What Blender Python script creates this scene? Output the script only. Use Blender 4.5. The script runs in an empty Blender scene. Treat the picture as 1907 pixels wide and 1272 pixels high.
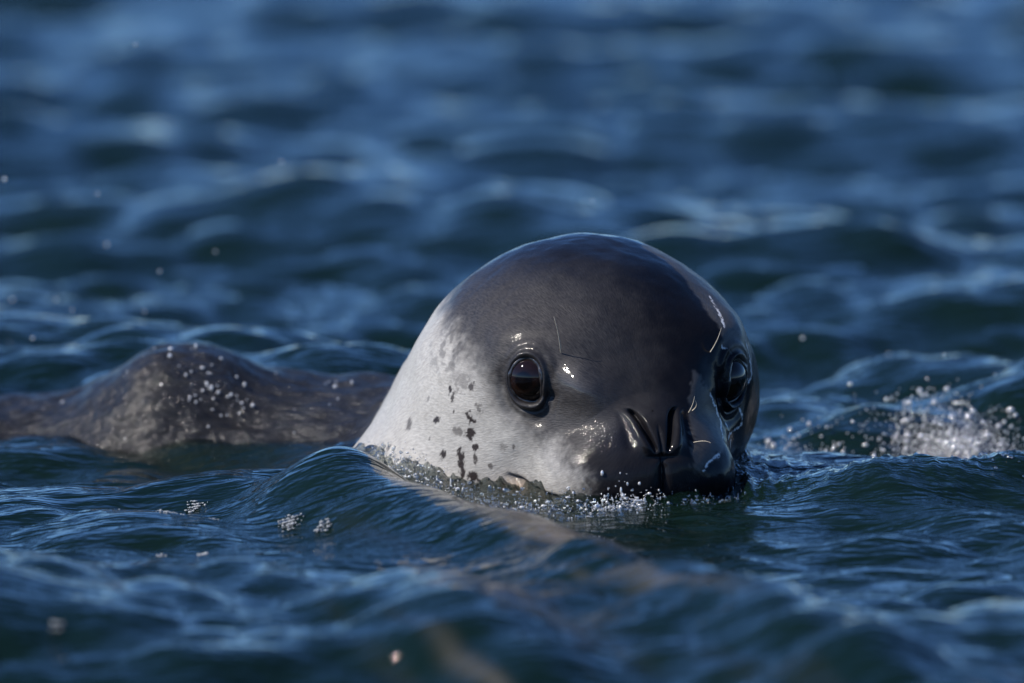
import bpy, math
import numpy as np
from mathutils import Vector

# ------------------------------------------------------------------ camera, sky, sun, exposure
scene = bpy.context.scene
R = math.radians
PXM = 1.2 / 1907.0                      # metres per photograph pixel at the seal
CAM_H, CAM_D = 1.42, 12.0
cam_d = bpy.data.cameras.new('camera')
cam = bpy.data.objects.new('camera', cam_d)
scene.collection.objects.link(cam)
cam.location = (0.0, -CAM_D, CAM_H)
AIM_Z = 0.163
cam.rotation_euler = (math.pi / 2 - math.atan2(CAM_H - AIM_Z, CAM_D), 0, 0)
cam_d.sensor_width = 36.0
cam_d.lens = 36.0 * math.hypot(CAM_D, CAM_H - AIM_Z) / 1.2
cam_d.clip_end = 20000.0
cam_d.dof.use_dof = True
cam_d.dof.focus_distance = math.hypot(CAM_D, CAM_H - AIM_Z) - 0.16
cam_d.dof.aperture_fstop = cam_d.lens / 112.0
scene.camera = cam

SUN_EL, SUN_AZ = 41.0, -65.0            # azimuth measured from "towards the camera", negative = viewer's left
sd = Vector((math.sin(R(SUN_AZ)) * math.cos(R(SUN_EL)), -math.cos(R(SUN_AZ)) * math.cos(R(SUN_EL)), math.sin(R(SUN_EL))))
world = bpy.data.worlds.new('World')
scene.world = world
world.use_nodes = True
wn = world.node_tree.nodes
sky = wn.new('ShaderNodeTexSky')
sky.sky_type = 'NISHITA'
sky.sun_disc = False
sky.sun_elevation = R(SUN_EL)
sky.sun_rotation = math.atan2(sd.x, sd.y)
sky.altitude = 0.0
sky.air_density = 0.7
sky.dust_density = 0.0
sky.ozone_density = 8.0
bg = wn['Background']
bg.inputs['Strength'].default_value = 0.142
hsv = wn.new('ShaderNodeHueSaturation')
hsv.inputs['Hue'].default_value = 0.503
hsv.inputs['Saturation'].default_value = 1.07
world.node_tree.links.new(sky.outputs[0], hsv.inputs['Color'])
world.node_tree.links.new(hsv.outputs[0], bg.inputs['Color'])

sl = bpy.data.lights.new('sun', 'SUN')
sl.energy = 5.0
sl.angle = R(0.53)
sl.color = (1.0, 0.93, 0.83)
sun = bpy.data.objects.new('sun', sl)
scene.collection.objects.link(sun)
sun.rotation_euler = sd.to_track_quat('Z', 'Y').to_euler()
sun.location = (-8, -4, 9)

scene.view_settings.view_transform = 'Standard'
scene.view_settings.look = 'None'
scene.view_settings.gamma = 1.0
scene.view_settings.exposure = 0.14
scene.render.engine = 'CYCLES'
scene.cycles.use_denoising = True
scene.cycles.max_bounces = 6
scene.cycles.sample_clamp_indirect = 4.0

# ------------------------------------------------------------------ helpers
rng = np.random.default_rng(11)
col = scene.collection

def sstep(a, b, x):
    t = np.clip((x - a) / (b - a), 0, 1)
    return t * t * (3 - 2 * t)

def _hash(ix, iy, iz, seed):
    h = (ix.astype(np.int64) * 374761393 + iy.astype(np.int64) * 668265263 + iz.astype(np.int64) * 2147483647 + seed * 974711) & 0xffffffff
    h = ((h ^ (h >> 13)) * 1274126177) & 0xffffffff
    h = (h ^ (h >> 16)) & 0xffffffff
    return h / 4294967295.0

def vnoise(p, seed=0):
    """value noise in -1..1, p is (...,3)"""
    i = np.floor(p).astype(np.int64); f = p - i; f = f * f * (3 - 2 * f)
    out = 0
    for dx in (0, 1):
        wx = f[..., 0] if dx else 1 - f[..., 0]
        for dy in (0, 1):
            wy = f[..., 1] if dy else 1 - f[..., 1]
            for dz in (0, 1):
                wz = f[..., 2] if dz else 1 - f[..., 2]
                out = out + wx * wy * wz * _hash(i[..., 0] + dx, i[..., 1] + dy, i[..., 2] + dz, seed)
    return out * 2 - 1

def fbm(p, octv=4, seed=0):
    a, s = 1.0, 0.0
    for k in range(octv):
        s = s + a * vnoise(p, seed + k); p = p * 2.03 + 7.1; a *= 0.5
    return s

def grid_mesh(name, V, nr, nc, wrap):
    """V is (nr*nc,3), rows of nc; wrap closes each row"""
    r = np.arange(nr - 1)[:, None]; c = np.arange(nc if wrap else nc - 1)[None, :]
    c2 = (c + 1) % nc
    q = np.stack([r * nc + c, r * nc + c2, (r + 1) * nc + c2, (r + 1) * nc + c], -1).reshape(-1, 4)
    return raw_mesh(name, V, q)

def raw_mesh(name, V, F, smooth=True):
    me = bpy.data.meshes.new(name)
    n, k = F.shape
    me.vertices.add(len(V)); me.loops.add(n * k); me.polygons.add(n)
    me.vertices.foreach_set('co', np.ascontiguousarray(V, dtype=np.float32).ravel())
    me.loops.foreach_set('vertex_index', np.ascontiguousarray(F, dtype=np.int32).ravel())
    me.polygons.foreach_set('loop_start', np.arange(0, n * k, k, dtype=np.int32))
    me.polygons.foreach_set('use_smooth', np.full(n, smooth))
    me.update(calc_edges=True)
    return me

def outward(me, c):
    p = me.polygons[0]
    if p.normal.dot(p.center - Vector(c)) < 0: me.flip_normals()

def attr(me, name, arr, typ='FLOAT'):
    a = me.attributes.new(name, typ, 'POINT')
    a.data.foreach_set('vector' if typ == 'FLOAT_VECTOR' else 'value', np.ascontiguousarray(arr, dtype=np.float32).ravel())

def link(name, me, mat=None, parent=None, label=None, cat=None, group=None, kind=None):
    o = bpy.data.objects.new(name, me)
    col.objects.link(o)
    if mat: me.materials.append(mat)
    if parent: o.parent = parent
    if label: o['label'] = label
    if cat: o['category'] = cat
    if group: o['group'] = group
    if kind: o['kind'] = kind
    return o

class NT:
    def __init__(self, name):
        self.m = bpy.data.materials.new(name); self.m.use_nodes = True
        self.t = self.m.node_tree; self.n = self.t.nodes
        self.out = self.n['Material Output']; self.bsdf = self.n['Principled BSDF']
    def node(self, typ, **kw):
        x = self.n.new(typ)
        for k, v in kw.items(): setattr(x, k, v)
        return x
    def l(self, a, b): self.t.links.new(a, b)
    def val(self, sock, v):
        if hasattr(v, 'is_linked') or isinstance(v, bpy.types.NodeSocket): self.l(v, sock)
        else: sock.default_value = v
    def math(self, op, a, b=0.0, clamp=False):
        x = self.node('ShaderNodeMath', operation=op); x.use_clamp = clamp
        self.val(x.inputs[0], a); self.val(x.inputs[1], b); return x.outputs[0]
    def mix(self, f, a, b):
        x = self.node('ShaderNodeMix', data_type='RGBA')
        self.val(x.inputs[0], f); self.val(x.inputs[6], a); self.val(x.inputs[7], b); return x.outputs[2]
    def attr(self, name, vec=False):
        x = self.node('ShaderNodeAttribute', attribute_name=name); return x.outputs['Vector' if vec else 'Fac']
    def noise(self, vec, scale, detail=2.0, rough=0.5, dist=0.0):
        x = self.node('ShaderNodeTexNoise')
        if vec is not None: self.l(vec, x.inputs['Vector'])
        x.inputs['Scale'].default_value = scale; x.inputs['Detail'].default_value = detail
        x.inputs['Roughness'].default_value = rough; x.inputs['Distortion'].default_value = dist
        return x.outputs['Fac']
    def mapr(self, v, a, b, c=0.0, d=1.0):
        x = self.node('ShaderNodeMapRange'); x.clamp = True
        self.val(x.inputs[0], v)
        for i, q in enumerate((a, b, c, d)): x.inputs[i + 1].default_value = q
        return x.outputs[0]
    def bump(self, h, strength, dist, normal=None):
        x = self.node('ShaderNodeBump'); self.val(x.inputs['Strength'], strength); x.inputs['Distance'].default_value = dist
        self.l(h, x.inputs['Height'])
        if normal is not None: self.l(normal, x.inputs['Normal'])
        return x.outputs['Normal']

# ------------------------------------------------------------------ the seal's form as a distance field
YAW = R(18.0)
C = np.array([0.0925, 0.0, 0.116])
Fv = np.array([math.sin(YAW), -math.cos(YAW), 0.0])
Lv = np.array([math.cos(YAW), math.sin(YAW), 0.0])
Uv = np.array([0.0, 0.0, 1.0])
def to_local(P):
    d = P - C
    return np.stack([d @ Fv, d @ Lv, d @ Uv], -1)
def to_world(q):
    q = np.asarray(q, float)
    return C + q[..., :1] * Fv + q[..., 1:2] * Lv + q[..., 2:3] * Uv

def smin(a, b, k):
    h = np.clip(0.5 + 0.5 * (b - a) / k, 0, 1)
    return b + (a - b) * h - k * h * (1 - h)
def ell(q, c, s):
    s = np.array(s, q.dtype); d = (q - np.array(c, q.dtype)) / s
    k0 = np.sqrt((d * d).sum(-1)); k1 = np.sqrt(((d / s) ** 2).sum(-1)) + 1e-9
    return k0 * (k0 - 1.0) / k1
def cone(q, a, b, ra, rb):
    a = np.array(a, q.dtype); b = np.array(b, q.dtype); ba = b - a
    t = np.clip(((q - a) @ ba) / (ba @ ba), 0, 1)
    d = q - a - t[..., None] * ba
    return np.sqrt((d * d).sum(-1)) - (ra + (rb - ra) * t)

# spine in world coordinates with the trunk radius at each knot
SPINE = [((0.0925, 0.0, 0.105), 0.162), ((0.045, 0.17, 0.010), 0.185), ((-0.050, 0.33, -0.135), 0.19), ((-0.20, 0.44, -0.150), 0.205),
         ((-0.385, 0.52, -0.176), 0.236), ((-0.62, 0.60, -0.215), 0.235), ((-0.90, 0.70, -0.25), 0.24), ((-1.25, 0.85, -0.25), 0.23),
         ((-1.65, 1.02, -0.29), 0.18), ((-2.05, 1.2, -0.31), 0.11), ((-2.35, 1.33, -0.32), 0.07)]
SPL = [(to_local(np.array(p)), r) for p, r in SPINE]

HUMP = to_local(np.array([-0.395, 0.46, 0.026]))
def sdf(q):
    d = ell(q, (-0.02, 0, -0.006), (0.198, 0.200, 0.153))
    d = smin(d, cone(q, (0.05, 0, -0.055), (0.185, 0, -0.082), 0.122, 0.072), 0.085)
    for s in (-1, 1):
        d = smin(d, ell(q, (0.175, s * 0.052, -0.092), (0.072, 0.062, 0.055)), 0.035)
        d = smin(d, ell(q, (0.115, s * 0.088, 0.055), (0.035, 0.045, 0.02)), 0.07)
    d = smin(d, cone(q, (0.0, 0, -0.12), (0.165, 0, -0.155), 0.13, 0.05), 0.04)
    d = smin(d, cone(q, (-0.03, -0.005, -0.02), (-0.10, -0.10, -0.22), 0.172, 0.205), 0.05)
    d = smin(d, ell(q, HUMP, (0.100, 0.105, 0.086)), 0.08)
    for (a, ra), (b, rb) in zip(SPL[:-1], SPL[1:]):
        d = smin(d, cone(q, a, b, ra, rb), 0.06)
    return d

def sdf_world(P):
    return sdf(to_local(np.asarray(P, float)))

# ------------------------------------------------------------------ the sea
WAVES = []
_w = np.random.default_rng(5)
for i in range(86):
    lam = math.exp(_w.uniform(math.log(0.07), math.log(1.9)))
    th = R(-108 + _w.normal(0, 35))
    slope = 0.056 * (1.15 if 0.09 < lam < 0.32 else 0.95) * (0.6 + 0.8 * _w.random())
    if lam > 0.5: slope *= 0.62
    WAVES.append((lam, math.cos(th), math.sin(th), slope * lam / (2 * math.pi), _w.uniform(0, 6.283)))

RIDGES = [  # hand-placed crests: polyline (x, y), height, half width on each side
    ([(-0.20, -0.25), (-0.12, -0.42), (0.03, -0.70), (0.17, -1.15), (0.36, -1.8), (0.62, -2.6)], 0.046, 0.080),
    ([(-0.10, -1.15), (0.02, -1.75), (0.16, -2.4), (0.3, -3.0)], 0.034, 0.08),
    ([(-1.0, -0.05), (-0.6, -0.06), (-0.30, -0.10), (-0.20, -0.22)], 0.014, 0.08),
    ([(0.42, -0.22), (0.62, -0.12), (0.9, 0.05)], 0.022, 0.07),
    ([(0.40, 0.50), (0.55, 0.66), (0.75, 0.72)], 0.035, 0.12),
    ([(0.50, 1.1), (0.66, 0.9), (0.9, 0.55)], 0.02, 0.10),
]
def seg_dist(x, y, pts):
    best = np.full(x.shape, 9.0)
    for (ax, ay), (bx, by) in zip(pts[:-1], pts[1:]):
        ux, uy = bx - ax, by - ay
        t = np.clip(((x - ax) * ux + (y - ay) * uy) / (ux * ux + uy * uy), 0, 1)
        best = np.minimum(best, np.hypot(x - ax - t * ux, y - ay - t * uy))
    return best

def sea_height(x, y, res=0.01):
    x = np.asarray(x); y = np.asarray(y)
    near = np.exp(-(((x - 0.04) / 0.62) ** 2 + ((y + 0.45) / 0.85) ** 4))
    z = np.zeros(x.shape, x.dtype); gx = np.zeros(x.shape, x.dtype); gy = np.zeros(x.shape, x.dtype)
    for lam, cx, cy, a, ph in WAVES:
        k = 2 * math.pi / lam
        w = sstep(2.2, 5.0, lam / res) if np.ndim(res) or res > 0.012 else 1.0
        w = w * (1 - (0.85 if lam > 0.25 else 0.55) * near)
        p = k * (cx * x + cy * y) + ph
        s, c = np.sin(p), np.cos(p)
        z += w * a * s; gx += -w * a * cx * c * 0.8; gy += -w * a * cy * c * 0.8
    for pts, h, wd in RIDGES:
        d = seg_dist(x, y, pts)
        z += h * np.exp(-(d / wd) ** 2)
    # level of the water where it meets the animal
    z += 0.026 * np.exp(-(((x + 0.17) / 0.11) ** 2 + ((y - 0.05) / 0.20) ** 2))
    z -= 0.034 * np.exp(-(((x + 0.48) / 0.30) ** 2 + ((y - 0.17) / 0.20) ** 2))
    z += 0.016 * np.exp(-(((x - 0.38) / 0.14) ** 2 + ((y - 0.05) / 0.25) ** 2))
    z -= 0.014 * np.exp(-(((x - 0.25) / 0.25) ** 2 + ((y + 0.75) / 0.6) ** 2))
    return z, gx, gy

def axis(dense, step, growth, far):
    v = [0.0]; s = step
    while v[-1] < far:
        v.append(v[-1] + s)
        if v[-1] > dense: s *= growth
    return np.array(v)

xa = axis(0.68, 0.0030, 1.016, 4000.0); xs = np.concatenate([-xa[:0:-1], xa])
yp = axis(0.35, 0.0085, 1.0105, 9000.0); yn = axis(0.9, 0.0085, 1.012, 60.0)
ys = np.concatenate([-yn[:0:-1] - 0.25, yp - 0.25])
XX, YY = np.meshgrid(xs, ys)
rx = np.gradient(xs)[None, :]; ry = np.gradient(ys)[:, None]
res = np.maximum(rx, ry * 0.55)
ZZ, GX, GY = (g.astype(np.float64) for g in sea_height(XX.astype(np.float32), YY.astype(np.float32), res.astype(np.float32)))
XX2, YY2 = XX + GX, YY + GY

# churned, lifted water where it wraps the animal
P = np.stack([XX2, YY2, ZZ], -1)
local_zone = (np.abs(XX2 - 0.0) < 1.0) & (YY2 > -0.8) & (YY2 < 1.6)
sd_here = np.full(XX.shape, 1.0)
sd_here[local_zone] = sdf_world(P[local_zone])
headzone = np.exp(-(((XX2 - 0.07) / 0.30) ** 2 + ((YY2 + 0.05) / 0.32) ** 2))
churn = np.exp(-np.clip(sd_here, 0, 1) / 0.035) * headzone
rb = np.exp(-(((XX2 - 0.56) / 0.10) ** 2 + ((YY2 + 0.03) / 0.10) ** 2))     # bubbly crest on the right
rl = np.exp(-(((XX2 - 0.40) / 0.17) ** 2 + ((YY2 + 0.14) / 0.15) ** 2))
churn = np.clip(churn + 0.8 * rb + 0.28 * rl, 0, 1.2)
cz = np.zeros(XX.shape)
m = churn > 0.02
pm = P[m] * np.array([1, 0.45, 0]); 
n1 = 1 - np.abs(vnoise(pm * 42, 3)); n2 = 1 - np.abs(vnoise(pm * 95 + 5, 4))
cz[m] = churn[m] * (0.018 * n1 ** 2 + 0.012 * n2 ** 2 - 0.006)
lift = 0.012 * np.exp(-np.clip(sd_here, 0, 1) / 0.03) * headzone
ZZ = ZZ + cz + lift
V = np.stack([XX2, YY2, ZZ], -1).reshape(-1, 3)
sea_me = grid_mesh('sea', V, len(ys), len(xs), False)
attr(sea_me, 'thin', np.exp(-np.clip(sd_here, 0, 1) / 0.016).ravel())
_rd = np.minimum(seg_dist(XX2 - 0.02, YY2, RIDGES[0][0][1:]), seg_dist(XX2, YY2, RIDGES[1][0]))
brown_streak = np.exp(-(_rd / 0.07) ** 2) * sstep(-0.35, -0.8, YY2) * sstep(-0.3, 0.5, fbm(np.stack([XX2 * 16 + YY2 * 6, YY2 * 1.8, XX2 * 0], -1), 3, 77))  # streaky brown tone along the two front crests
attr(sea_me, 'brown_streak', brown_streak.ravel())
attr(sea_me, 'churn', np.clip(churn, 0, 1).ravel())

def make_water():
    t = NT('sea_water'); b = t.bsdf
    geo = t.node('ShaderNodeNewGeometry').outputs['Position']
    mp = t.node('ShaderNodeMapping'); t.l(geo, mp.inputs['Vector']); mp.inputs['Scale'].default_value = (0.42, 1.05, 1.0); mp.inputs['Rotation'].default_value = (0, 0, R(14))
    n1 = t.noise(mp.outputs[0], 16, 3.0, 0.55, 0.6)
    n2 = t.noise(mp.outputs[0], 70, 2.0, 0.5, 0.4)
    n5 = t.noise(mp.outputs[0], 34, 2.0, 0.5, 0.5)
    h = t.math('ADD', t.math('ADD', t.math('MULTIPLY', n1, 1.0), t.math('MULTIPLY', n5, 0.5)), t.math('MULTIPLY', n2, 0.24))
    nor = t.bump(h, 0.5, 0.025)
    ch = t.attr('churn'); n3 = t.noise(geo, 170, 2.0, 0.6)
    nor = t.bump(n3, t.math('MULTIPLY', ch, 1.0), 0.010, nor)
    patch = t.noise(geo, 1.7, 2.0)
    c = t.mix(patch, (0.0020, 0.009, 0.0095, 1), (0.005, 0.013, 0.007, 1))
    c = t.mix(t.attr('brown_streak'), c, (0.15, 0.13, 0.10, 1))
    t.l(c, b.inputs['Base Color'])
    b.inputs['Roughness'].default_value = 0.035
    b.inputs['IOR'].default_value = 1.333
    t.l(nor, b.inputs['Normal'])
    # thin sheets of water over the animal let it show through
    fr = t.node('ShaderNodeFresnel'); fr.inputs['IOR'].default_value = 1.333; t.l(nor, fr.inputs['Normal'])
    tr = t.node('ShaderNodeBsdfTransparent'); tr.inputs['Color'].default_value = (0.80, 0.84, 0.84, 1)
    gl = t.node('ShaderNodeBsdfGlossy'); gl.inputs['Roughness'].default_value = 0.035; t.l(nor, gl.inputs['Normal'])
    clear = t.node('ShaderNodeMixShader'); t.l(fr.outputs[0], clear.inputs[0]); t.l(tr.outputs[0], clear.inputs[1]); t.l(gl.outputs[0], clear.inputs[2])
    mx = t.node('ShaderNodeMixShader'); t.l(t.math('MULTIPLY', t.attr('thin'), 0.9), mx.inputs[0])
    t.l(b.outputs[0], mx.inputs[1]); t.l(clear.outputs[0], mx.inputs[2]); t.l(mx.outputs[0], t.out.inputs['Surface'])
    return t.m
sea = link('sea', sea_me, make_water(), label='dark blue choppy sea with ripples around the seal', kind='structure')

# deep bottom below the water
sbt = NT('seabed_silt')
sbt.l(sbt.mix(sbt.noise(sbt.node('ShaderNodeNewGeometry').outputs['Position'], 0.8, 4.0), (0.012, 0.020, 0.014, 1), (0.030, 0.034, 0.022, 1)), sbt.bsdf.inputs['Base Color'])
sbt.bsdf.inputs['Roughness'].default_value = 0.9
bxs = np.linspace(-400, 400, 41); bys = np.linspace(-60, 740, 41)
BX, BY = np.meshgrid(bxs, bys)
BZ = -5.0 + 0.5 * vnoise(np.stack([BX / 60, BY / 60, BX * 0], -1), 90)
link('seabed', grid_mesh('seabed', np.stack([BX, BY, BZ], -1).reshape(-1, 3), 41, 41, False), sbt.m, label='dark silty seabed deep under the water', kind='structure')

# ------------------------------------------------------------------ the seal's body: front cap of rays, then rings along the spine
NPHI, NA = 760, 320
phi = np.linspace(0, 2 * math.pi, NPHI, endpoint=False)
al = np.linspace(0.0, 1.0, NA) ** 1.12 * (math.pi / 2)
al[0] = 0.0025
C0 = np.array(SPINE[0][0])                                   # ray origin
knots = np.array([p for p, r in SPINE])
cum = np.concatenate([[0], np.cumsum(np.linalg.norm(np.diff(knots, axis=0), axis=1))])
def spine_at(s):
    out = []
    for k in range(3):
        # Catmull-Rom like smooth interpolation
        g = np.gradient(knots[:, k], cum); i = np.clip(np.searchsorted(cum, s) - 1, 0, len(cum) - 2)
        h = cum[i + 1] - cum[i]; u = (s - cum[i]) / h
        out.append((2*u**3-3*u**2+1)*knots[i,k] + (u**3-2*u**2+u)*h*g[i] + (-2*u**3+3*u**2)*knots[i+1,k] + (u**3-u**2)*h*g[i+1])
    return np.stack(out, -1)
ss = np.concatenate([np.arange(0.003, 0.45, 0.003), np.arange(0.45, 1.6, 0.006), np.arange(1.6, cum[-1] - 0.01, 0.02)])
org = [np.repeat(C0[None], NA, 0)]; dirs = []
cp, sp = np.cos(phi), np.sin(phi)
for a in al:
    dirs.append(math.cos(a) * Fv[None] + math.sin(a) * (cp[:, None] * Lv + sp[:, None] * Uv))
sp_pts = spine_at(ss); tan = np.gradient(sp_pts, axis=0); tan /= np.linalg.norm(tan, axis=1)[:, None]
for p, tg, s in zip(sp_pts, tan, ss):
    w = min(1.0, s / 0.3); tg = -Fv * (1 - w) + tg * w; tg /= np.linalg.norm(tg)
    lat = np.cross(tg, Uv); lat /= np.linalg.norm(lat); lat = lat if lat @ Lv > 0 else -lat
    up = np.cross(lat, tg); up = up if up[2] > 0 else -up
    dirs.append(cp[:, None] * lat + sp[:, None] * up)
O = np.concatenate([np.repeat(C0[None], NA, 0), sp_pts])[:, None, :]
D = np.stack(dirs)
NR = len(D)
Ol = to_local(O).astype(np.float32); Dl = np.stack([D @ Fv, D @ Lv, D @ Uv], -1).astype(np.float32)
T = np.full(D.shape[:2], 0.05, np.float32)
for it in range(17):
    d = sdf(Ol + Dl * T[..., None])
    T = np.clip(T - d * (1.0 if it < 14 else 0.8), 0.01, 0.6)
Q = (Ol + Dl * T[..., None]).astype(np.float64)               # head-local coordinates (f, l, u)
ring_s = np.concatenate([al * 0.2, 0.2 * math.pi / 2 + ss])
AR = np.repeat(ring_s[:, None], NPHI, 1)

# ---- relief
EYE = {-1: dict(), 1: dict()}
EYE_A, EYE_B = 0.0190, 0.0250           # half width and half height of the eye opening
def surf_point(dirl):
    dirl = np.array(dirl, float); dirl /= np.linalg.norm(dirl)
    o = to_local(C0); t = 0.05
    for _ in range(60): t -= float(sdf((o + dirl * t)[None])[0])
    return o + dirl * t
def snap(p):
    return surf_point(np.array(p, float) - to_local(C0))           # the same bearing, on the skin
BROW, PADG = snap((.188, -.078, .020)), snap((.228, -.048, -.038))
for s in (-1, 1):
    pe = surf_point((0.758, s * 0.652, 0.165 if s < 0 else 0.120))
    e = 1e-3
    nrm = np.array([sdf((pe + e * np.eye(3)[k])[None])[0] - sdf((pe - e * np.eye(3)[k])[None])[0] for k in range(3)]); nrm /= np.linalg.norm(nrm)
    tv = np.array([0, 0, 1.0]) - nrm * nrm[2]; tv /= np.linalg.norm(tv)
    th_ = np.cross(tv, nrm); th_ = th_ if th_[0] > 0 else -th_           # towards the nose
    tv2 = tv + 0.16 * th_; tv2 /= np.linalg.norm(tv2); th2 = th_ - 0.16 * tv   # the slit leans
    EYE[s] = dict(p=pe, n=nrm, h=th2, v=tv2)

disp = np.zeros(Q.shape[:2])
skin_lid = np.zeros(Q.shape[:2])
for s in (-1, 1):
    E = EYE[s]; d = Q - E['p']
    a = d @ E['h']; b = d @ E['v']; front = np.abs(d @ E['n']) < 0.06
    rho = np.sqrt((a / EYE_A) ** 2 + (b / EYE_B) ** 2)
    rho = rho / (1 + 0.20 * np.clip(np.cos(np.arctan2(b / EYE_B, a / EYE_A) + 0.75), 0, 1) ** 8)
    # inner corner drawn out towards the nose, below
    rho2 = np.sqrt(((a - 0.022) / 0.020) ** 2 + ((b + 0.016 - 0.25 * (a - 0.022)) / 0.006) ** 2)
    dd = -0.030 * (1 - sstep(0.92, 1.04, rho))
    dd = dd - 0.005 * np.exp(-((rho - 1.75) / 0.35) ** 2) * (0.5 + 0.5 * sstep(0.2, -0.6, b / 0.027))
    dd = dd - 0.0035 * np.exp(-((rho - 1.42) / 0.08) ** 2) * sstep(0.1, -0.5, b / 0.027)
    dd = dd + 0.0045 * np.exp(-((rho - 1.22) / 0.17) ** 2)
    dd = dd + 0.004 * np.exp(-((rho - 1.7) / 0.25) ** 2) * sstep(0.2, 0.9, b / 0.03)
    dd = dd - 0.004 * np.exp(-rho2 ** 2)
    disp += np.where(front, dd, 0)
    skin_lid = np.maximum(skin_lid, np.where(front, 1 - sstep(1.15, 1.75, rho + 0.12 * fbm(Q * 220, 2, 9)), 0))
    skin_lid = np.maximum(skin_lid, np.where(front, 0.7 * np.exp(-rho2 ** 2 * 0.8), 0))
    # brow vibrissa bump
    bp = E['p'] + E['h'] * 0.052 + E['v'] * 0.042
    disp += 0.0022 * np.exp(-(np.linalg.norm(Q - bp, axis=-1) / 0.010) ** 2)

fq, lq, uq = Q[..., 0], Q[..., 1], Q[..., 2]
nosef = sstep(0.17, 0.205, fq)
# nose pad: raised, with two slit nostrils that close towards the lip
NZ = -0.032                                                   # height of the nose pad's middle (local u)
lc = lq - 0.002
al_ = np.abs(lc)
pad = np.exp(-((lc / 0.034) ** 4 + ((uq - NZ) / 0.028) ** 4)) * nosef
disp += 0.004 * pad
slit_c = 0.0080 + 0.36 * np.clip(uq - (NZ - 0.020), 0, 1) + 18.0 * np.clip(uq - (NZ + 0.008), 0, 1) ** 2
vr = sstep(NZ - 0.026, NZ - 0.014, uq) * (1 - sstep(NZ + 0.016, NZ + 0.025, uq))
slit = np.exp(-(((al_ - slit_c) / (0.0022 + 0.0020 * sstep(NZ - 0.02, NZ + 0.012, uq))) ** 2)) * vr * nosef
disp += -0.013 * slit
disp += 0.0042 * np.exp(-((al_ - slit_c - 0.0098) / 0.0055) ** 2) * vr * nosef
disp += -0.0028 * np.exp(-(lc / 0.0022) ** 2) * sstep(NZ + 0.010, NZ - 0.005, uq) * nosef      # septum and philtrum line
disp += -0.0035 * np.exp(-((al_ - 0.036) / 0.006) ** 2) * vr * nosef                           # crease beside the pad
disp += -0.004 * np.exp(-((uq - (NZ - 0.030)) / 0.004) ** 2) * np.exp(-(lc / 0.018) ** 4) * nosef
disp += -0.005 * np.exp(-(lc / 0.006) ** 2) * sstep(NZ - 0.026, NZ - 0.045, uq) * nosef
# mouth line: runs back from under the nose and up to the corner
mu = np.interp(al_, [0, 0.05, 0.1147, 0.129, 0.142, 0.2], [-0.130, -0.126, -0.1105, -0.0985, -0.094, -0.094])
mouth = np.exp(-((uq - mu) / 0.0032) ** 2) * sstep(0.112, 0.124, fq) * (al_ < 0.19)
disp += -0.006 * mouth
corner = np.exp(-(((fq - 0.130) / 0.019) ** 2 + ((uq - mu + 0.011) / 0.012) ** 2)) * (al_ > 0.07)
disp += corner * (0.003 + 0.0018 * np.sin(fq * 900 + uq * 300))
disp += -0.004 * np.exp(-((fq - 0.152 + 0.5 * (uq + 0.11)) / 0.004) ** 2) * np.exp(-((uq + 0.112) / 0.012) ** 2) * (al_ > 0.07)
# soft irregularity of flesh, folds of the soaked back
disp += 0.0130 * np.exp(-(np.linalg.norm(Q - np.array([.196, -.062, .004]), axis=-1) / .032) ** 2)
disp += 0.0090 * np.exp(-(np.linalg.norm(Q - np.array([.196, .062, .004]), axis=-1) / .032) ** 2)
disp += 0.0110 * np.exp(-(np.linalg.norm(Q - BROW, axis=-1) / .0230) ** 2)  # extra bulge shaped to catch the sun as a brow highlight
disp += 0.0016 * fbm(Q * 22, 3, 20) * (1 - skin_lid)
back = sstep(0.30, 0.46, AR - 0.2)
flow = np.stack([np.repeat(cp[None] * 0.15, NR, 0), np.repeat(sp[None] * 0.15, NR, 0), AR * 0.25], -1)
nzb = vnoise(Q * 30, 41)
disp += back * (0.005 * fbm(flow * np.array([26, 26, 26]), 4, 31) + 0.0014 * fbm(flow * np.array([80, 80, 40]) + 0.2 * nzb[..., None], 2, 33) + 0.006 * fbm(Q * 13, 3, 37))
Q2 = Q + Dl * disp[..., None]

# ---- coat pattern (fixed on the animal, head-local coordinates)
az = np.degrees(np.arctan2(lq, fq)); el = np.degrees(np.arctan2(uq, np.hypot(fq, lq)))
aaz = np.abs(az)
bx = np.array([0, 9, 13, 21, 28, 36.5, 44.7, 50, 57, 68, 84, 110, 180.0])
by = np.array([-48, -42, -32, -20, -16, -15, -10.5, -4, 4, 12, 20, 28, 34.0])
bound = np.interp(aaz, bx, by) - 150 * sstep(0.0, 0.08, lq)  # whole right side set dark, its shade painted into the coat
nz = fbm(Q * 38, 4, 50); nz2 = fbm(Q * 95 + 3, 3, 55); nz3 = fbm(Q * 260, 3, 58)
wid = np.interp(aaz, [0, 20, 40, 55, 70, 180], [6, 8, 12, 13, 10, 9.0])
dark = sstep(-1, 1, (el - bound + 3.2 * nz + 2.2 * nz2 + 1.6 * nz3) / wid)
mott = np.exp(-(((aaz - 78) / 16) ** 2 + ((el - 14) / 10) ** 2))
dark = np.clip(dark + 0.45 * mott * sstep(0.05, 0.5, nz2 + 0.3 * nz) * (1 - dark), 0, 1)
dark = np.maximum(dark, back)
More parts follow.
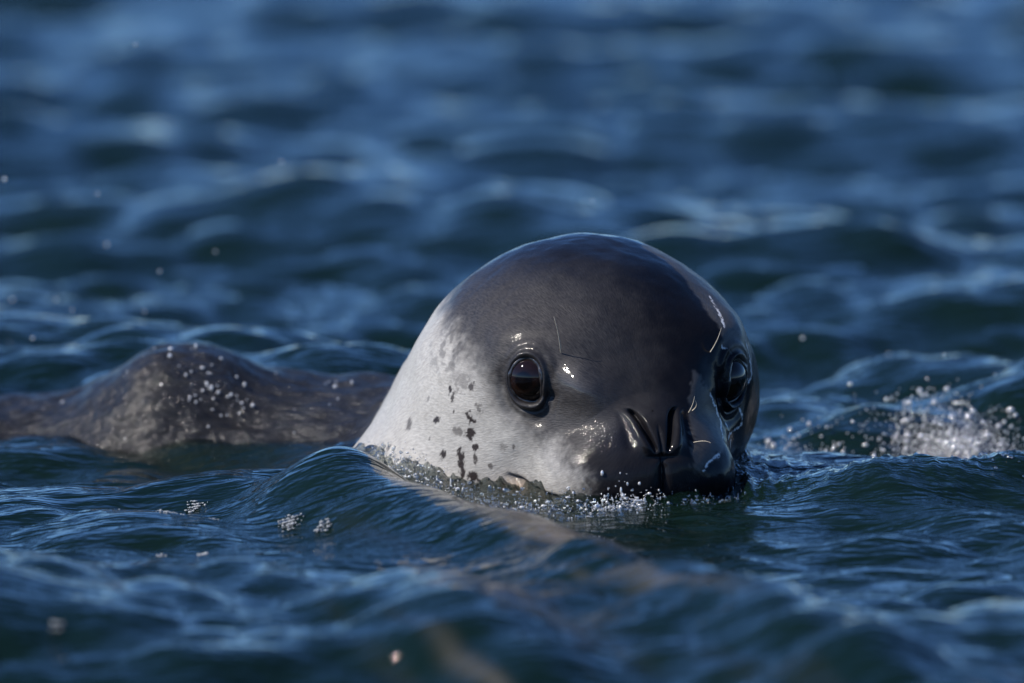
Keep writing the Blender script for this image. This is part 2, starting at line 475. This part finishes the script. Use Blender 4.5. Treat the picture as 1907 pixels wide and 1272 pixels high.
# dark flecks on the pale cheek: head-local place, radius, height/width, strength
SPOTS = [(.0583,-.1945,.0027,.0042,2.0,1), (.0638,-.193,-.0043,.0030,1.6,.9), (.0916,-.179,.010,.0042,.8,.9), (.0743,-.1866,.0122,.0110,.8,.45),
         (.0664,-.1926,-.0216,.0027,1.6,.8), (.0397,-.2044,-.036,.0042,1.1,1), (.0887,-.1801,-.0291,.0062,1.3,1), (.1013,-.1737,-.0167,.0050,1.2,.6),
         (.0873,-.1777,-.0462,.0056,1.2,1), (.0724,-.1879,-.0456,.0060,.5,.6), (.0923,-.174,-.0627,.0042,1,1), (.0516,-.2003,-.075,.0048,1.2,1),
         (.0737,-.1871,-.0731,.0056,1.9,1), (.0757,-.1845,-.0886,.0058,2.0,1), (.0904,-.1748,-.0767,.0036,1.8,.9), (.0854,-.1758,-.1004,.0066,1.2,1),
         (.0881,-.1688,-.1085,.0060,.9,1), (.1073,-.1462,-.1009,.0048,1.2,.7), (-.0111,-.2205,-.0446,.0050,2.0,.75), (.1234,-.1501,-.0608,.0046,.9,.4),
         (.1341,-.1411,-.0587,.0022,1,.7), (.1065,-.1603,-.0848,.0026,1,.7), (.030,-.21,-.058,.0022,1.4,.6), (.02,-.213,-.012,.0028,1.8,.5),
         (-.03,-.225,-.07,.0035,1.6,.7), (.115,.150,-.07,.006,1.2,.9), (.10,.165,-.05,.005,1.4,1), (.09,.175,-.08,.006,1.2,1), (.07,.185,-.03,.005,1.5,1), (.05,.19,-.07,.006,1.2,1)]
spot = np.zeros(Q.shape[:2])
for f0, l0, u0, r0, hw, st in SPOTS:
    d = Q - snap((f0, l0, u0))
    lim = np.abs(d).max(-1) < 0.05
    dd = d[lim]; w = 1.0 / math.sqrt(hw)
    rho = np.sqrt((dd[:, 0] ** 2 + dd[:, 1] ** 2) / (r0 * w) ** 2 + dd[:, 2] ** 2 / (r0 / w) ** 2)
    spot[lim] = np.maximum(spot[lim], st * (1 - sstep(0.7, 1.35, rho + 0.75 * nz3[lim] + 0.25 * nz2[lim])))

def in_poly(px, py, pts):
    ins = np.zeros(px.shape, bool); j = len(pts) - 1
    for i in range(len(pts)):
        xi, yi = pts[i]; xj, yj = pts[j]
        ins ^= ((yi > py) != (yj > py)) & (px < (xj - xi) * (py - yi) / (yj - yi + 1e-9) + xi)
        j = i
    return ins
# where the water has run off the right of the head the short fur stands dry and grey
jz, jy = az + 1.1 * nz2 + 1.0 * nz3, el + 1.1 * fbm(Q * 95 + 40, 3, 61) + 0.9 * nz3
dry = np.zeros(Q.shape[:2])
hd = AR < 0.7
PUP = [(58.7, 69), (49, 54.8), (42.3, 43), (35, 27), (34, 17), (44, 9), (46.4, 3.5), (52.4, 1.6), (55, 4), (56, 9), (58, 18), (68, 36), (84, 52), (100, 68)]
PLO = [(17.9, 8.6), (15, 0), (12, -8.4), (8.4, -13.8), (10.3, -17.5), (14.4, -15.5), (18, -15), (27.5, -12.6), (30.7, -9.1), (28.6, -4.2), (24.3, 0.4)]
dry[hd & in_poly(jz, jy, PUP)] = 1
dry[hd & in_poly(jz, jy, PLO)] = 1
for _ in range(3):
    dry[1:-1] = (dry[:-2] + dry[1:-1] + dry[2:]) / 3; dry = (np.roll(dry, 1, 1) + dry + np.roll(dry, -1, 1)) / 3
LINES = [[(.1032,.1176,.1095), (.1155,.1179,.1018), (.1302,.1188,.0925), (.150,.1153,.077)],
         [(.1667,.1095,.0551), (.1338,.1396,.0269), (.1369,.1438,.012), (.1208,.1567,.0055), (.1171,.162,.0138), (.1201,.1589,.0293), (.125,.152,.0574)],
         [(.1843,.0831,.0014), (.1773,.0968,-.0148), (.176,.1045,-.0328), (.1908,.0994,-.0479), (.2347,.0769,-.066), (.2443,.0625,-.0701), (.2503,.0539,-.0778)],
         [(.1314,.1452,-.0239), (.1289,.1461,-.0437), (.1578,.1221,-.0523), (.1825,.1109,-.0649)],
         [(.165,.119,-.035), (.1578,.1221,-.0523)], [(.155,.125,-.060), (.158,.123,-.072)]]
film_edge = np.zeros(Q.shape[:2])  # white lines drawn along the edges of the water film
near_l = hd & (lq > 0.02)
ql = Q[near_l] + 0.0022 * np.stack([nz2[near_l], nz3[near_l], -nz2[near_l]], -1)
fl_ = np.zeros(len(ql))
for pl in LINES:
    pl = np.array([snap(p_) for p_ in pl])
    for a_, b_ in zip(pl[:-1], pl[1:]):
        ba = b_ - a_; tt = np.clip(((ql - a_) @ ba) / (ba @ ba), 0, 1)
        dd = np.linalg.norm(ql - a_ - tt[:, None] * ba, axis=1)
        fl_ = np.maximum(fl_, 1 - sstep(0.0009, 0.0024, dd))
film_edge[near_l] = fl_ * sstep(-0.6, 0.0, nz3[near_l] + 0.5 * nz2[near_l])
V = to_world(Q2).reshape(-1, 3)
body_me = grid_mesh('seal_body', V, NR, NPHI, True)
body_me.flip_normals()
attr(body_me, 'dark', dark); attr(body_me, 'lid', skin_lid); attr(body_me, 'spot', spot)
attr(body_me, 'flow', flow, 'FLOAT_VECTOR')
attr(body_me, 'back', back); attr(body_me, 'slit', np.clip(slit + mouth * 0.7, 0, 1)); attr(body_me, 'corner', np.clip(corner, 0, 1) * (1 - 0.95 * sstep(0, 0.05, lq)))
wet_shade = 0.22 + 0.78 * sstep(-0.075, 0.055, lq + 0.012 * nz + 0.008 * nz2)  # water film, plus the right side's shade carried into the colour
wet_shade = np.maximum(wet_shade, sstep(32, 72, el + 5 * nz) * 0.85)
wet_shade = np.maximum(wet_shade, sstep(0.205, 0.235, fq) * 0.9)
wet_shade = np.maximum(wet_shade, sstep(-0.085, -0.11, uq + 0.01 * nz))
wet_shade = (1 - dry) * (wet_shade * (1 - back) + 0.80 * back)
gloss = np.exp(-(np.linalg.norm(Q - BROW, axis=-1) / .026) ** 2) + np.exp(-(np.linalg.norm(Q - PADG, axis=-1) / .036) ** 2)
core = np.exp(-(np.linalg.norm(Q - BROW, axis=-1) / .021) ** 2)
attr(body_me, 'core', np.clip(core * 1.3, 0, 1))
bgl = np.array([-.375, .38, .085]) - C
bgl = np.array([bgl @ Fv, bgl @ Lv, bgl @ Uv])
bglow = np.exp(-(np.linalg.norm(Q - bgl, axis=-1) / .055) ** 2)
attr(body_me, 'bglow', np.clip(bglow * 1.2, 0, 1) * back)
gloss = np.clip(np.maximum(gloss, 0.6 * skin_lid), 0, 1)
attr(body_me, 'gloss', gloss)
attr(body_me, 'sheen', sstep(22, 62, el + 4 * nz) * (1 - back) * (1 - dry))
attr(body_me, 'dry', dry); attr(body_me, 'film_edge', film_edge)
attr(body_me, 'wet_shade', wet_shade)

def make_skin():
    t = NT('wet_seal_coat'); b = t.bsdf
    fl = t.attr('flow', True); geo = t.node('ShaderNodeNewGeometry').outputs['Position']
    dark, lid, spot, back, wet_shade = (t.attr(k) for k in ('dark', 'lid', 'spot', 'back', 'wet_shade'))
    hair = t.noise(fl, 620, 3.0, 0.6); hair2 = t.noise(fl, 210, 2.0, 0.5)
    blot = t.noise(geo, 28, 4.0, 0.6)
    pale = t.mix(blot, (0.36, 0.345, 0.32, 1), (0.50, 0.49, 0.47, 1))
    pale = t.mix(t.mapr(hair, 0.35, 0.7), pale, (0.30, 0.29, 0.275, 1))
    dk = t.mix(t.mapr(hair, 0.35, 0.68), (0.024, 0.023, 0.025, 1), (0.080, 0.075, 0.075, 1))
    dk = t.mix(t.mapr(blot, 0.35, 0.75, 0, 0.5), dk, (0.055, 0.05, 0.05, 1))
    dk = t.mix(t.math('MULTIPLY', t.attr('sheen'), 0.6), dk, (0.010, 0.010, 0.013, 1))
    dk = t.mix(0.16, dk, (0.008, 0.008, 0.010, 1))
    c = t.mix(dark, pale, dk)
    c = t.mix(back, c, t.mix(t.mapr(hair2, 0.3, 0.7), (0.024, 0.025, 0.026, 1), (0.085, 0.082, 0.076, 1)))
    c = t.mix(spot, c, (0.028, 0.022, 0.022, 1))
    c = t.mix(t.math('MULTIPLY', t.attr('corner'), 0.8), c, (0.36, 0.25, 0.155, 1))
    c = t.mix(lid, c, (0.018, 0.016, 0.017, 1))
    c = t.mix(t.attr('slit'), c, (0.010, 0.008, 0.009, 1))
    c = t.mix(t.math('MULTIPLY', wet_shade, t.math('MULTIPLY', dark, 0.95)), c, (0.003, 0.003, 0.005, 1))  # near-black mix: real wetting and painted shade on right and crown
    c = t.mix(t.math('MULTIPLY', t.attr('dry'), 0.8), c, t.mix(hair, (0.03, 0.028, 0.027, 1), (0.10, 0.092, 0.085, 1)))
    c = t.mix(t.attr('film_edge'), c, (0.75, 0.73, 0.72, 1))
    t.l(c, b.inputs['Base Color'])
    b.inputs['Roughness'].default_value = 0.55
    t.l(t.mapr(wet_shade, 0.2, 1, 0.22, 0.04), b.inputs['Specular IOR Level'])
    nor = t.bump(hair, 0.42, 0.0016)
    t.l(nor, b.inputs['Normal'])
    spk = t.noise(geo, 430, 2.0, 0.6)
    cn = t.bump(spk, t.math('ADD', t.math('MULTIPLY', t.math('SUBTRACT', t.attr('gloss'), t.attr('core'), True), 0.45), t.math('ADD', t.math('MULTIPLY', t.mapr(wet_shade, 0, 1, 0.30, 0.10), t.math('SUBTRACT', 1.0, t.attr('core'))), t.math('MULTIPLY', back, 0.5))), 0.0016)
    cn = t.bump(t.noise(fl, 45, 4.0, 0.65), t.math('MULTIPLY', back, 1.0), 0.022, cn)
    cn = t.bump(t.noise(geo, 120, 1.0, 0.5), t.math('MAXIMUM', t.attr('bglow'), t.math('MULTIPLY', back, 0.4)), 0.0120, cn)
    t.l(cn, b.inputs['Coat Normal'])
    t.l(t.math('MAXIMUM', t.math('MAXIMUM', t.attr('gloss'), t.attr('bglow')), t.math('ADD', t.mapr(wet_shade, 0.2, 1, 0.25, 0.38), t.math('ADD', t.math('MULTIPLY', back, 0.3), t.math('MULTIPLY', t.attr('sheen'), 0.45)))), b.inputs['Coat Weight'])
    t.l(t.mapr(t.math('SUBTRACT', back, t.attr('bglow'), True), 0, 1, 0.068, 0.13), b.inputs['Coat Roughness'])
    b.inputs['Coat IOR'].default_value = 1.42
    return t.m
skin = make_skin()
seal = bpy.data.objects.new('leopard_seal', None)
col.objects.link(seal)
seal.empty_display_size = 0.1
seal['label'] = 'leopard seal with dark crown and pale spotted cheek raising its head from the sea'
seal['category'] = 'seal'
body = link('body', body_me, skin, seal)

# eyes and lids
def make_eye_mat():
    t = NT('seal_eye'); b = t.bsdf
    r = t.attr('iris')
    rays = t.noise(t.node('ShaderNodeNewGeometry').outputs['Position'], 260, 3.0)
    iris = t.mix(rays, (0.007, 0.0035, 0.0022, 1), (0.016, 0.0075, 0.005, 1))
    c = t.mix(t.mapr(r, 0.40, 0.52), (0.003, 0.002, 0.002, 1), iris)
    c = t.mix(t.mapr(r, 0.88, 1.0), c, (0.012, 0.009, 0.009, 1))
    t.l(c, b.inputs['Base Color'])
    b.inputs['Roughness'].default_value = 0.5
    b.inputs['Specular IOR Level'].default_value = 0.0
    b.inputs['Coat Weight'].default_value = 1.0
    b.inputs['Coat Roughness'].default_value = 0.03
    b.inputs['Coat IOR'].default_value = 1.42
    return t.m
eye_mat = make_eye_mat()
def make_lid_mat():
    t = NT('eyelid_skin'); b = t.bsdf
    n = t.noise(t.node('ShaderNodeNewGeometry').outputs['Position'], 400, 3.0)
    t.l(t.mix(n, (0.010, 0.009, 0.010, 1), (0.035, 0.030, 0.030, 1)), b.inputs['Base Color'])
    b.inputs['Roughness'].default_value = 0.3
    t.l(t.bump(n, 0.5, 0.001), b.inputs['Normal'])
    b.inputs['Coat Weight'].default_value = 0.8; b.inputs['Coat Roughness'].default_value = 0.08
    return t.m
lid_mat = make_lid_mat()
RE = 0.0315
for s in (-1, 1):
    E = EYE[s]
    ctr = E['p'] - E['n'] * (RE - 0.0085)
    nu, nv = 48, 64
    th = np.linspace(0.001, math.pi, nu); ph = np.linspace(0, 2 * math.pi, nv, endpoint=False)
    TH, PH = np.meshgrid(th, ph, indexing='ij')
    dl = np.cos(TH)[..., None] * E['n'] + np.sin(TH)[..., None] * (np.cos(PH)[..., None] * E['h'] + np.sin(PH)[..., None] * E['v'])
    ev = to_world(ctr + RE * dl).reshape(-1, 3)
    me = grid_mesh('eye', ev, nu, nv, True)
    attr(me, 'iris', np.clip(np.sin(TH) * RE / 0.024, 0, 1.5) + (TH > 1.5) * 1.0)
    outward(me, to_world(ctr))
    link('eye', me, eye_mat, seal)
    # lid: tube round the opening, following the eyeball
    nu, nv = 96, 12
    U, W = np.meshgrid(np.linspace(0, 2 * math.pi, nu), np.linspace(0, 2 * math.pi, nv, endpoint=False), indexing='ij')
    tw = 1.02 + 0.20 * np.clip(np.cos(U + 0.75), 0, 1) ** 8
    a = EYE_A * tw * np.cos(U); bb = EYE_B * tw * np.sin(U)
    depth = np.sqrt(np.clip(RE ** 2 - a ** 2 - bb ** 2, 1e-6, None))
    cpt = ctr + a[..., None] * E['h'] + bb[..., None] * E['v'] + (depth + 0.0006)[..., None] * E['n']
    outd = np.cos(U)[..., None] * E['h'] + np.sin(U)[..., None] * E['v']
    rr = 0.0017 + 0.0015 * np.clip(np.sin(U), 0, 1) + 0.0004 * np.sin(7 * U + s) + 0.0003 * np.sin(13 * U)
    lv = cpt + (rr * np.cos(W))[..., None] * outd + (rr * 0.75 * np.sin(W))[..., None] * E['n']
    me = grid_mesh('eyelid', to_world(lv).reshape(-1, 3), nu, nv, True)
    if s * 1 < 0: me.flip_normals()
    link('eyelid', me, lid_mat, seal)

# whiskers
wt = NT('whisker'); wt.bsdf.inputs['Roughness'].default_value = 0.35
wt.l(wt.mix(wt.noise(wt.node('ShaderNodeNewGeometry').outputs['Position'], 90), (0.75, 0.68, 0.55, 1), (0.45, 0.38, 0.28, 1)), wt.bsdf.inputs['Base Color'])
whisker_mat = wt.m
def whisker(root, tip, bend, r=0.0007):
    root = np.array(root); tip = np.array(tip); n = 14
    tt = np.linspace(0, 1, n)[:, None]
    pts = root + (tip - root) * tt + np.array(bend) * (tt * (1 - tt) * 4)
    d = (tip - root) / np.linalg.norm(tip - root)
    u = np.cross(d, [0.3, 0.8, 0.5]); u /= np.linalg.norm(u); v = np.cross(d, u)
    ang = np.linspace(0, 2 * math.pi, 7, endpoint=False)
    rad = r * (1 - 0.75 * tt)
    vv = pts[:, None] + rad[:, None] * (np.cos(ang)[None, :, None] * u + np.sin(ang)[None, :, None] * v)
    link('whisker', grid_mesh('whisker', to_world(vv).reshape(-1, 3), n, 7, True), whisker_mat, seal)
whisker((.1700, -.0934, .0545), (.190, -.1085, .098), (.006, -.001, .002), 0.0007)
whisker((.1720, .0885, .0490), (.182, .0985, .078), (.004, .0, .0))
whisker((.2090, .0480, -.0180), (.222, .052, .004), (.004, .0, .0))
whisker((.2090, .0540, -.0140), (.222, .052, .000), (.002, .003, .0))
whisker((.2380, .0440, -.048), (.262, .058, -.046), (.0, .002, .002), 0.0005)

# ------------------------------------------------------------------ spray, bubbles, foam
ico_me = bpy.data.meshes.new('tmp')
import bmesh
bm = bmesh.new(); bmesh.ops.create_icosphere(bm, subdivisions=2, radius=1.0)
bm.verts.ensure_lookup_table()
IV = np.array([v.co[:] for v in bm.verts]); IF = np.array([[v.index for v in f.verts] for f in bm.faces]); bm.free()
bm = bmesh.new(); bmesh.ops.create_icosphere(bm, subdivisions=1, radius=1.0)
bm.verts.ensure_lookup_table()
IV1 = np.array([v.co[:] for v in bm.verts]); IF1 = np.array([[v.index for v in f.verts] for f in bm.faces]); bm.free()
bpy.data.meshes.remove(ico_me)
def drops_mesh(name, pos, rad, squash=1.0, lo=False, vary=0.25):
    pos = np.asarray(pos); rad = np.asarray(rad)
    iv, if_ = (IV1, IF1) if lo else (IV, IF)
    sc = np.ones((len(pos), 1, 3)) * rad[:, None, None]
    sc = sc * np.exp(vary * rng.normal(0, 1, (len(pos), 1, 3))); sc[..., 2] *= squash
    Vv = (pos[:, None] + iv[None] * sc).reshape(-1, 3)
    Ff = (if_[None] + (np.arange(len(pos)) * len(iv))[:, None, None]).reshape(-1, 3)
    return raw_mesh(name, Vv, Ff)
def sea_z(x, y):
    x = np.asarray(x, float); y = np.asarray(y, float); u, v = x.copy(), y.copy()
    for _ in range(4):
        _, g1, g2 = sea_height(u, v); u, v = x - g1, y - g2
    i = np.clip(np.searchsorted(ys, v), 1, len(ys) - 1); j = np.clip(np.searchsorted(xs, u), 1, len(xs) - 1)
    return ZZ[i, j]
def body_top(x, y):
    z = np.full(np.shape(x), 0.35)
    for _ in range(40): z = z - np.clip(sdf_world(np.stack([x, y, z], -1)), -0.05, 0.05)
    return z
def drop_mat(name, base, ior, rough):
    t = NT(name); b = t.bsdf
    n = t.noise(t.node('ShaderNodeNewGeometry').outputs['Position'], 500)
    t.l(t.mix(n, base, tuple(0.75 * v for v in base[:3]) + (1,)), b.inputs['Base Color'])
    b.inputs['IOR'].default_value = ior; b.inputs['Roughness'].default_value = rough
    return t.m
spray_mat = drop_mat('spray_drop', (0.90, 0.89, 0.87, 1), 1.8, 0.11)
spray_mat.node_tree.nodes['Principled BSDF'].inputs['Metallic'].default_value = 0.45  # part metal, to strengthen the sun glint on each drop
def clear_mat():
    t = NT('clear_bubble'); t.n.remove(t.bsdf)
    lw = t.node('ShaderNodeLayerWeight'); lw.inputs['Blend'].default_value = 0.35
    tr = t.node('ShaderNodeBsdfTransparent'); tr.inputs['Color'].default_value = (0.93, 0.95, 0.95, 1)
    gl = t.node('ShaderNodeBsdfGlossy'); gl.inputs['Roughness'].default_value = 0.14
    n = t.noise(t.node('ShaderNodeNewGeometry').outputs['Position'], 300)
    gl.inputs['Color'].default_value = (0.9, 0.92, 0.94, 1)
    t.l(t.bump(n, 0.3, 0.001), gl.inputs['Normal'])
    mx = t.node('ShaderNodeMixShader'); t.l(t.mapr(lw.outputs['Fresnel'], 0.0, 0.8, 0.16, 0.85), mx.inputs[0])
    t.l(tr.outputs[0], mx.inputs[1]); t.l(gl.outputs[0], mx.inputs[2]); t.l(mx.outputs[0], t.out.inputs['Surface'])
    return t.m
bubble_mat = clear_mat()

def along(pts, n, jit):
    pts = np.array(pts); t = rng.random(n) * (len(pts) - 1); i = t.astype(int); f = (t - i)[:, None]
    return pts[i] * (1 - f) + pts[i + 1] * f + rng.normal(0, 1, (n, 2)) * np.array(jit)

# white water pushed up against muzzle and neck
n = 650
xy = np.concatenate([along([(-.02, -.245), (.02, -.285), (.07, -.30), (.14, -.275)], n, (.012, .03)), along([(-.165, -.02), (-.12, -.11), (-.06, -.2), (-.02, -.245)], 420, (.010, .02)),
                     along([(.17, -.27), (.22, -.25), (.26, -.2)], 110, (.012, .02))])
z = sea_z(xy[:, 0], xy[:, 1]) + rng.exponential(0.0025, len(xy))
pos = np.column_stack([xy, z]); rad = 0.0005 + 0.0014 * rng.random(len(xy)) ** 3
keep = sdf_world(pos) > -0.002
n = 260  # bright beads added to imitate sun glints on the churned water
xy = np.concatenate([along([(.00, -.27), (.07, -.30), (.14, -.275), (.155, -.265)], n, (.014, .022)), along([(.10, -.295), (.15, -.27)], 190, (.010, .015)), along([(-.15, -.04), (-.12, -.11), (-.06, -.2)], 200, (.010, .02))])
gp = np.column_stack([xy, sea_z(xy[:, 0], xy[:, 1]) + rng.exponential(0.005, len(xy))]); gr = 0.0005 + 0.0013 * rng.random(len(xy)) ** 3
gk = sdf_world(gp) > -0.001
link('glints', drops_mesh('glints', gp[gk], gr[gk], vary=0.45), spray_mat, label='bright beads standing in for sun glints on the churned water under the muzzle and neck', cat='drops', kind='stuff')
link('splash', drops_mesh('splash', pos[keep], rad[keep], vary=0.55), bubble_mat, label='sparkling bubbles and drops of churned water around the muzzle and neck of the seal', cat='splash', kind='stuff')

# splash thrown up behind the head on the right
n = 520
cx = np.concatenate([rng.normal(.53, .050, n), rng.uniform(.30, .58, 160)])
cy = np.concatenate([rng.normal(.42, .07, n), rng.normal(.42, .05, 160)])
cz_ = sea_z(cx, cy) + np.concatenate([np.abs(rng.normal(0, .024, n)), np.abs(rng.normal(0, .008, 160))])
rad = 0.0009 + 0.0034 * rng.random(len(cx)) ** 5
n = 1500
mx_ = rng.normal(.535, .035, n); my_ = rng.normal(.42, .05, n)
mz_ = sea_z(mx_, my_) + np.abs(rng.normal(.012, .016, n)); cx = np.concatenate([cx, mx_]); cy = np.concatenate([cy, my_]); cz_ = np.concatenate([cz_, mz_])
rad = np.concatenate([rad, 0.0006 + 0.0005 * rng.random(n)])
link('spray', drops_mesh('spray', np.column_stack([cx, cy, cz_]), rad, lo=True), spray_mat, label='white spray thrown up from the wave behind the head of the seal', cat='spray', kind='stuff')

# bubbles riding the small crest at the far right
n = 420
cx = rng.normal(.565, .03, n); cy = rng.normal(-.06, .05, n)
link('bubble_crest', drops_mesh('bubble_crest', np.column_stack([cx, cy, sea_z(cx, cy) + 0.0005]), 0.0010 + 0.0022 * rng.random(n) ** 2), bubble_mat,
     label='cluster of clear bubbles riding a small crest in front of the white spray', cat='bubbles', kind='stuff')

# pale beads added to imitate sun glints on the soaked back
bx_ = np.concatenate([rng.normal(-.375, .022, 30), rng.normal(-.335, .014, 14), rng.uniform(-.62, -.18, 50), rng.normal(-.36, .05, 24)])
by_ = np.concatenate([rng.normal(.375, .016, 30), rng.normal(.372, .012, 14), rng.uniform(.30, .52, 50), rng.normal(.30, .02, 24)])
bz_ = body_top(bx_, by_)
link('glint_beads', drops_mesh('glint_beads', np.column_stack([bx_, by_, bz_ + 0.001]), 0.0010 + 0.0016 * rng.random(len(bx_)) ** 2), spray_mat,
     label='pale beads standing in for sun glints over the soaked grey back of the seal', cat='drops', kind='stuff')

# stray drops in the air and on the waves behind the back
A_ = [(255, 82), (525, 300), (183, 360), (10, 333), (200, 455), (402, 468), (298, 505), (24, 558), (105, 558), (135, 577), (61, 630), (190, 635), (270, 580), (1103, 373), (1655, 660), (80, 668), (1495, 630)]
pts = []
for i, (px, py) in enumerate(A_):
    Y = 0.75 + 0.5 * ((i * 37) % 10) / 10.0
    k = (CAM_D + Y) / CAM_D
    pts.append(((px - 953.5) * PXM * k, Y, CAM_H - (CAM_H - AIM_Z) * k + (636 - py) * PXM * k))
link('stray_drops', drops_mesh('stray_drops', pts, 0.0014 + 0.0013 * rng.random(len(pts))), spray_mat, label='stray drops of spray scattered over the waves behind the seal', cat='drops', kind='stuff')

# flecks of foam afloat
FLECK = [(-.251, -.42, .011, .020, 70), (-.366, -.22, .009, .014, 40), (-.385, -.335, .019, .012, 70), (-.34, -.36, .006, .010, 24), (-.213, -.46, .008, .012, 36),
         (-.393, -.56, .005, .010, 16), (-.345, -.55, .005, .010, 16), (-.24, -.68, .007, .016, 24), (-.47, -1.45, .006, .008, 24), (.205, -.98, .012, .016, 34), (-.45, -.28, .006, .010, 20)]
foam_mat = drop_mat('foam', (0.36, 0.38, 0.40, 1), 1.5, 0.2)
FLAB = {0: 'largest fleck of foam on the wave in front of the neck of the seal', 2: 'long thin fleck of foam on the water before the back of the seal',
        9: 'glinting fleck of foam on the far side of the brownish wave crest', 8: 'lone fleck of foam farthest in front of the seal'}
for i, (x, y, rx_, ry_, n) in enumerate(FLECK):
    n = int(n * 1.8)
    a = rng.random(n) * 6.283; q = np.sqrt(rng.random(n)) * (1 + 0.25 * np.sin(3 * a + i) + 0.2 * rng.normal(0, 1, n))
    fx, fy = x + rx_ * q * np.cos(a), y + ry_ * q * np.sin(a)
    z0 = sea_z(fx, fy)
    me = drops_mesh('foam_fleck', np.column_stack([fx, fy, z0 + 0.0004]), 0.0006 + 0.0013 * rng.random(n) ** 2, 0.7)
    link('foam_fleck', me, foam_mat, label=FLAB.get(i, 'small round fleck of white foam floating on the waves before the seal'), cat='foam', group='foam flecks floating before the seal')
